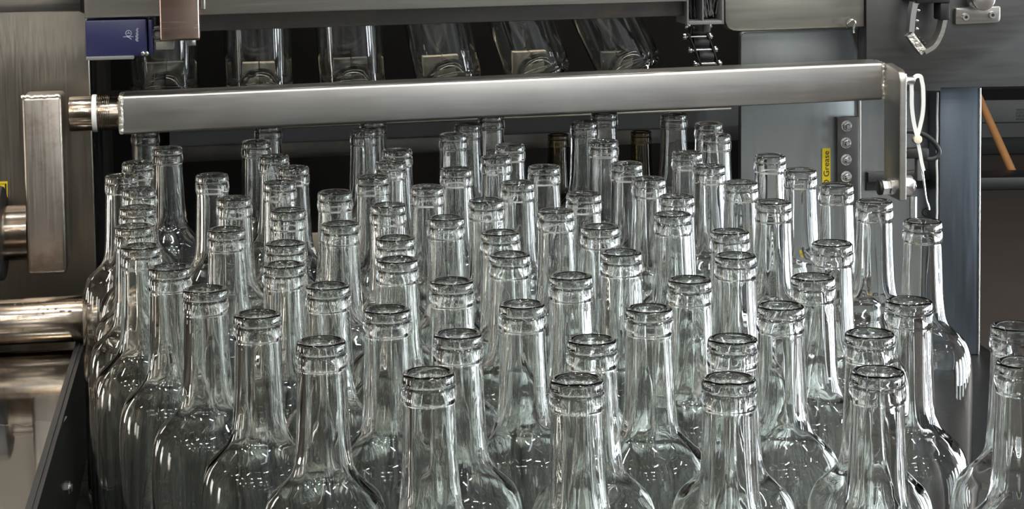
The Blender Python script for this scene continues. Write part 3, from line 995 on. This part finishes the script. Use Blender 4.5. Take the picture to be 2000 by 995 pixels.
# ------------------------------------------------------------------ clip with braid, knob plate
HC = 0.02
hc = thing('hose_clip', 'bright metal hose clip with a braided end hanging from a black holder on the beam', 'clip', tuple(S(1810, 0, HC)))


def slab(bm, pts, w, d0, d1):
    """A bent strip seen face on: pixels of its middle line, half width in metres."""
    P = catmull(pxpath(pts, (d0 + d1) / 2), 6)
    ribbon(bm, P, w, d1 - d0)


bm = NB(); slab(bm, [(1785, 4), (1781, 25), (1777, 62)], 0.0062, HC - .006, HC + .006)
part('metal_arm', bm, 'bright', hc)
for x, y in ((1793, 6), (1794, 20), (1791, 40), (1791, 56)):
    c = S(x, y, HC - .004)
    bm = NB(); bmesh.ops.create_icosphere(bm, subdivisions=2, radius=0.0022)
    bm.transform(Matrix.Translation(c))
    part('rivet', bm, 'bright', hc)
bm = NB(); slab(bm, [(1775, 66), (1786, 82), (1802, 102)], 0.0085, HC - .005, HC + .005)
part('braid', bm, 'weld', hc, 'pale woven braid')
for x, y in ((1795, 74), (1802, 80), (1806, 85)):
    c = S(x, y, HC - .002)
    bm = NB(); bmesh.ops.create_icosphere(bm, subdivisions=2, radius=0.0020)
    bm.transform(Matrix.Translation(c))
    part('bead', bm, 'rubber', hc)
bm = NB(); slab(bm, [(1802, 101), (1820, 90), (1834, 66), (1842, 36)], 0.0050, HC - .008, HC + .008)
part('spring_band', bm, 'steel_h', hc)
bm = NB()
a, b = S(1783, -40, HC), S(1850, 4, HC); box(bm, a.x, b.x, HC - .012, BM - .0005, b.z, a.z, 0.002)
a, b = S(1830, 4, HC), S(1850, 38, HC); box(bm, a.x, b.x, HC - .010, HC + .012, b.z, a.z - .0002, 0.002)
part('holder', bm, 'black', hc, 'black plastic holder')

kp = thing('knob_plate', 'small steel plate with two screws under a round knob, on the beam', 'knob', tuple(S(1911, 45, BM)))
a, b = S(1867, 16, BM - .008), S(1954, 46, BM - .008)
bm = NB(); prism(bm, rounded([(a.x, b.z), (b.x, b.z + .001), (b.x, a.z + .001), (a.x, a.z)], [.002, .006, .002, .002]), BM - .008, BM - .0003, 0.001)
part('plate', bm, 'steel_h', kp)
for x, y in ((1885, 33), (1937, 29)):
    c = S(x, y, BM - .008)
    bm = NB(); rod(bm, (c.x, BM - .0081, c.z), (c.x, BM - .0115, c.z), 0.0046, 0.0038, seg=20)
    sc_ = part('screw', bm, 'bright', kp)
    bm = NB(); rod(bm, (c.x, BM - .0116, c.z), (c.x, BM - .0120, c.z), 0.0020, hexa=True)
    part('hex_socket', bm, 'black', sc_, root=kp)
c = S(1916, -4, BM - .02)
bm = NB(); rod(bm, (c.x, BM - .0085, c.z), (c.x, BM - .030, c.z), 0.0140, seg=40, bev=0.002)
part('knob', bm, 'bright', kp)

# ------------------------------------------------------------------ dark inside of the machine
ln_ = thing('dark_enclosure', 'added black enclosure that keeps the machine dark behind the bottles', 'machine', (0.4, 0.5, 0.0))  # black box added to shut out light and keep the opening dark
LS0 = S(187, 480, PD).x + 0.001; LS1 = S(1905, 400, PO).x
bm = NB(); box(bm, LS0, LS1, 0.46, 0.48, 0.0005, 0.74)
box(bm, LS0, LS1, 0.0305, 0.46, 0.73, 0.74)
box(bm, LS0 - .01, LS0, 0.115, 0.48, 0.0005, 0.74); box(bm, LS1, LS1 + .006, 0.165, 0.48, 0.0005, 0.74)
part('enclosure_sheet', bm, 'black_matt', ln_)
c = S(618, 479, 0.455)
bm = NB(); w = 0.006; box(bm, c.x - w, c.x + w, 0.448, 0.4598, c.z - .016, c.z + .016, 0.001)
part('guide_block', bm, 'cream', ln_, 'small cream block')
c = S(203, 505, 0.455)
bm = NB(); box(bm, c.x - .004, c.x + .004, 0.448, 0.4598, c.z - .016, c.z + .016, 0.001)
part('guide_block', bm, 'cream', ln_, 'small cream block')

IR = 0.27
ir = thing('inner_rail', 'dull steel rail inside the machine under the bar, behind the bottle mouths', 'rail', tuple(S(800, 300, IR)))
a0, a1, b0, b1 = S(330, 240, IR), S(330, 318, IR), S(1500, 200, IR), S(1500, 272, IR)
am = (a0.z * .38 + a1.z * .62); bmz = (b0.z * .38 + b1.z * .62)
bm = NB(); prism(bm, [(a0.x, am), (b0.x, bmz), (b0.x, b0.z), (a0.x, a0.z)], IR + .006, IR + 0.02)
part('upper_web', bm, 'grey_paint', ir)
bm = NB(); prism(bm, [(a1.x, a1.z), (b1.x, b1.z), (b1.x, bmz), (a1.x, am)], IR, IR + 0.02, 0.001)
part('lower_flange', bm, 'inner', ir)
a0, b0 = S(330, 268, 0.06), S(1446, 221, 0.06)
bm = NB(); tube(bm, [(a0.x, 0.10, a0.z), (b0.x, 0.10, b0.z)], 0.0012, 8)  # thin tube drawn as the line of the rail's top edge
part('rail_edge_line', bm, 'steel_h', ir)
bm = NB()
for x in (a1.x + .004, b1.x - .02):
    box(bm, x, x + .016, IR + .02, 0.4595, a1.z + .004, a0.z - .006)
part('rail_mount', bm, 'black', ir)

# bottles carried above the bar, leaning more and more toward the far end
TB = 0.17
zb = [S(x, y, TB) for x, y in ((322, 192), (508, 188), (690, 184), (880, 180), (1056, 176), (1236, 172))]
cr_ = thing('bottle_carrier', 'dark bottle carrier with pale pads behind the steel bar', 'carrier', (0.4, TB, zb[5].z - .03))
zlow = min(p.z for p in zb) - 0.004
slope = (zb[5].z - zb[0].z) / (zb[5].x - zb[0].x)
xl, xr = LS0 + .0005, S(1442, 150, .12).x
zl, zr = zb[0].z + slope * (xl - zb[0].x), zb[0].z + slope * (xr - zb[0].x)
bm = NB(); prism(bm, [(xl, zl - .016), (xr, zr - .016), (xr, zr), (xl, zl)], 0.1255, 0.26)
part('carrier_shelf', bm, 'black', cr_)
for (xa, xb, ya, yb, dim) in ((282, 368, 119, 192, 1), (466, 546, 121, 186, 0), (646, 722, 111, 183, 1), (820, 900, 107, 178, 0), (992, 1072, 99, 172, 0), (1166, 1240, 100, 168, 1)):
    p, q = S(xa, yb, 0.235), S(xb, ya, 0.235)
    mid = (p.x + q.x) / 2
    for x0, x1 in ((p.x, mid - .0006), (mid + .0006, q.x)):
        bm = NB(); prism(bm, [(x0, p.z - .004), (x1, p.z - .004), (x1 - (.003 if x1 > mid else 0), q.z), (x0 + (.003 if x0 < mid - .003 else 0), q.z)], 0.225, 0.245, 0.0012)
        part('pad', bm, 'grey_plastic' if dim else 'cream', cr_, 'cream pad' if not dim else 'pad with its dimness painted grey')  # dim pads take grey: their low brightness is put into the colour
names = ['first from the left', 'second from the left', 'third from the left', 'fourth from the left', 'fifth from the left', 'last on the right']
for i, (p, tilt) in enumerate(zip(zb, (0, 1, 3, 11, 18, 25))):
    o = bpy.data.objects.new('wine_bottle', BOTTLES[i % 4])
    COL.objects.link(o)
    th = R(tilt)
    lift = 0.0387 * math.sin(th) + 0.0015
    o.matrix_world = MACH @ Matrix.Translation((p.x, TB, p.z + lift)) @ Matrix.Rotation(-th, 4, 'Y') @ Matrix.Rotation(i * 1.3, 4, 'Z')
    tag(o, ('leaning' if tilt > 5 else 'upright') + ' clear bottle in the dark opening above the bar, ' + names[i], 'bottle', 'bottles carried above the bar')

# ------------------------------------------------------------------ far end of the hall, seen past the post
p0, p1 = at_z(1982, 346, -0.885), None
v = ray(1908, 182); p1 = CAM + v * ((p0.y + 0.35) / v.y)
dirv = (p1 - p0).normalized()
bm = NB(); rod(bm, p0, p0 + dirv * 1.35, 0.019, seg=18)
solid('wooden_pole', bm, 'wood', 'orange wooden pole leaning in the dark hall beyond the post', 'pole', tuple(p0), machine=False)
rk = thing('storage_rack', 'dark storage rack far behind, with a grey shelf edge', 'rack', (2.6, 9.7, -0.9), machine=False)
v = ray(1960, 238); c = CAM + v * (9.7 / v.y)
bm = NB(); box(bm, 1.6, 3.6, 9.5, 10.1, c.z - .05, c.z + .02); part('shelf', bm, 'rack', rk)
for x in (1.62, 3.54):
    bm = NB(); box(bm, x, x + .05, 9.55, 9.60, -0.9, c.z + .9); part('upright', bm, 'black', rk)
bm = NB(); box(bm, 1.7, 3.5, 9.55, 10.0, -0.9, -0.62, 0.01); part('bottom_bin', bm, 'black', rk)
v = ray(1990, 236); c2 = CAM + v * (9.7 / v.y)
bm = NB(); box(bm, c2.x - .06, c2.x + .25, 9.55, 9.9, c.z + .0205, c.z + .09, .005)
solid('red_box', bm, 'red', 'small dark red box on the shelf of the far rack', 'box', (c2.x, 9.6, c.z + .0205), machine=False)
bm = NB(); p = at_z(1960, 372, -0.9)
box(bm, 1.2, 4.2, p.y, p.y + 0.20, -0.9, -0.84, 0.01)  # black strip added as the dark shadow band across the floor
solid('shadow_strip', bm, 'black', 'low black kerb across the floor in front of the far rack', 'shadow', (2.4, p.y, -0.9), machine=False)

# ------------------------------------------------------------------ light
world = bpy.data.worlds.new('hall_light'); scene.world = world
world.use_nodes = True
wn, wl = world.node_tree.nodes, world.node_tree.links
wn.clear()
out = wn.new('ShaderNodeOutputWorld'); bg = wn.new('ShaderNodeBackground')
tc = wn.new('ShaderNodeTexCoord'); sep = wn.new('ShaderNodeSeparateXYZ')
wl.new(tc.outputs['Generated'], sep.inputs[0])


def math_node(op, a, b=None):
    n_ = wn.new('ShaderNodeMath'); n_.operation = op
    for i, v in enumerate((a, b)):
        if v is None:
            continue
        if isinstance(v, (int, float)):
            n_.inputs[i].default_value = v
        else:
            wl.new(v, n_.inputs[i])
    return n_.outputs[0]


def ramp(src, lo, hi, stops):
    mr_ = wn.new('ShaderNodeMapRange'); mr_.inputs['From Min'].default_value = lo; mr_.inputs['From Max'].default_value = hi
    wl.new(src, mr_.inputs['Value'])
    r_ = wn.new('ShaderNodeValToRGB')
    el = r_.color_ramp.elements
    el[0].position, el[0].color = stops[0][0], (*stops[0][1], 1)
    el[1].position, el[1].color = stops[-1][0], (*stops[-1][1], 1)
    for p_, c_ in stops[1:-1]:
        e_ = el.new(p_); e_.color = (*c_, 1)
    wl.new(mr_.outputs['Result'], r_.inputs['Fac'])
    return r_.outputs['Color']


def mul(a, b):
    m_ = wn.new('ShaderNodeMix'); m_.data_type = 'RGBA'; m_.blend_type = 'MULTIPLY'; m_.inputs['Factor'].default_value = 1
    wl.new(a, m_.inputs['A']); wl.new(b, m_.inputs['B'])
    return m_.outputs['Result']


X_, Y_, Z_ = sep.outputs
hyp = math_node('SQRT', math_node('ADD', math_node('MULTIPLY', X_, X_), math_node('ADD', math_node('MULTIPLY', Y_, Y_), 1e-4)))
side = math_node('DIVIDE', X_, hyp)
back = math_node('DIVIDE', Y_, hyp)
# floor, walls, roof of the hall by height; dim warm corner on one side, daylit on the other
elev = ramp(Z_, -1, 1, [(0.0, (.07, .066, .06)), (0.40, (.13, .125, .115)), (0.49, (.26, .26, .25)), (0.56, (.42, .42, .41)), (0.66, (.30, .30, .29)), (0.80, (.22, .22, .21)), (1.0, (.36, .36, .35))])
lat = ramp(side, -1, 1, [(0.0, (.85, .78, .66)), (0.35, (.50, .46, .40)), (0.44, (.13, .115, .095)), (0.57, (.15, .135, .115)), (0.66, (2.0, 2.02, 2.05)), (0.78, (2.0, 2.1, 2.2)), (1.0, (1.1, 1.2, 1.3))])
dep = ramp(back, -1, 1, [(0.0, (1, 1, 1)), (0.55, (1, 1, 1)), (0.75, (.45, .45, .45)), (1.0, (.35, .35, .35))])
nz = wn.new('ShaderNodeTexNoise'); nz.inputs['Scale'].default_value = 7; nz.inputs['Detail'].default_value = 3
mp = wn.new('ShaderNodeMapping'); mp.inputs['Scale'].default_value = (1, 1, 0.3)
wl.new(tc.outputs['Generated'], mp.inputs['Vector']); wl.new(mp.outputs['Vector'], nz.inputs['Vector'])
cr2 = wn.new('ShaderNodeValToRGB'); cr2.color_ramp.elements[0].position = 0.42; cr2.color_ramp.elements[1].position = 0.62
cr2.color_ramp.elements[0].color = (0.4, 0.4, 0.39, 1); cr2.color_ramp.elements[1].color = (1.6, 1.62, 1.65, 1)
wl.new(nz.outputs['Fac'], cr2.inputs['Fac'])
wl.new(mul(mul(mul(elev, lat), dep), cr2.outputs['Color']), bg.inputs['Color'])
bg.inputs['Strength'].default_value = 0.6
wl.new(bg.outputs['Background'], out.inputs['Surface'])


def area(name, loc, aim, sx, sy, power, col=(1, 1, 1)):
    ld = bpy.data.lights.new(name, 'AREA'); ld.shape = 'RECTANGLE'
    ld.size, ld.size_y, ld.energy, ld.color = sx, sy, power, col
    o = bpy.data.objects.new(name, ld); COL.objects.link(o)
    o.location = loc
    o.rotation_euler = (Vector(aim) - Vector(loc)).to_track_quat('-Z', 'Y').to_euler()
    return o


for x in (-5.0, -3.2, -1.4, 0.4, 2.2, 4.0, 5.8):
    for y in (-8.0, -5.6, -3.2, -0.8, 1.6):
        warm = random.random()
        colr = (1.0, 0.84, 0.62) if warm < 0.3 else (0.82, 0.92, 1.0) if warm > 0.7 else (1, 0.98, 0.94)
        area('strip_lamp', (x + random.uniform(-.3, .3), y + random.uniform(-.3, .3), 4.4), (x, y, 0), 0.09, 0.8, 42, colr)
# light added inside the machine to brighten the pads, above the carried bottles
lm = MACH @ Vector((0.42, 0.30, 0.70))
o = area('pad_fill_light', lm, MACH @ Vector((0.42, 0.22, 0.30)), 0.70, 0.03, 1.1, (1.0, 0.93, 0.80))
# low light strips added to draw streaks in the glass, dimmer ones opposite
for k in range(8):
    y = 0.6 + 0.8 * k
    area('streak_light', (4.4, y, -0.1), (0, y - 0.3, -0.1), 0.40, 1.4, 30, (0.88, 0.96, 1.0))
for y in (0.4, 2.2, 4.0):
    area('streak_light', (-4.4, y, -0.1), (0, y - 0.3, -0.1), 0.40, 1.4, 14, (1.0, 0.95, 0.86))
for x in (2.0, 3.4):
    area('window_light', (x, -6.5, 1.8), (0, 1.4, 0.4), 0.8, 1.8, 14, (0.92, 0.96, 1.0))

scene.view_settings.view_transform = 'Standard'
scene.view_settings.look = 'None'
scene.view_settings.gamma = 1.0
scene.view_settings.use_curve_mapping = False
scene.view_settings.exposure = 0.18
cy = scene.cycles
cy.max_bounces = 40
cy.transmission_bounces = 36
cy.glossy_bounces = 8
cy.diffuse_bounces = 3
cy.transparent_max_bounces = 8
cy.caustics_reflective = False
cy.caustics_refractive = True
cy.sample_clamp_indirect = 6.0
cy.blur_glossy = 0.5
cy.use_denoising = True
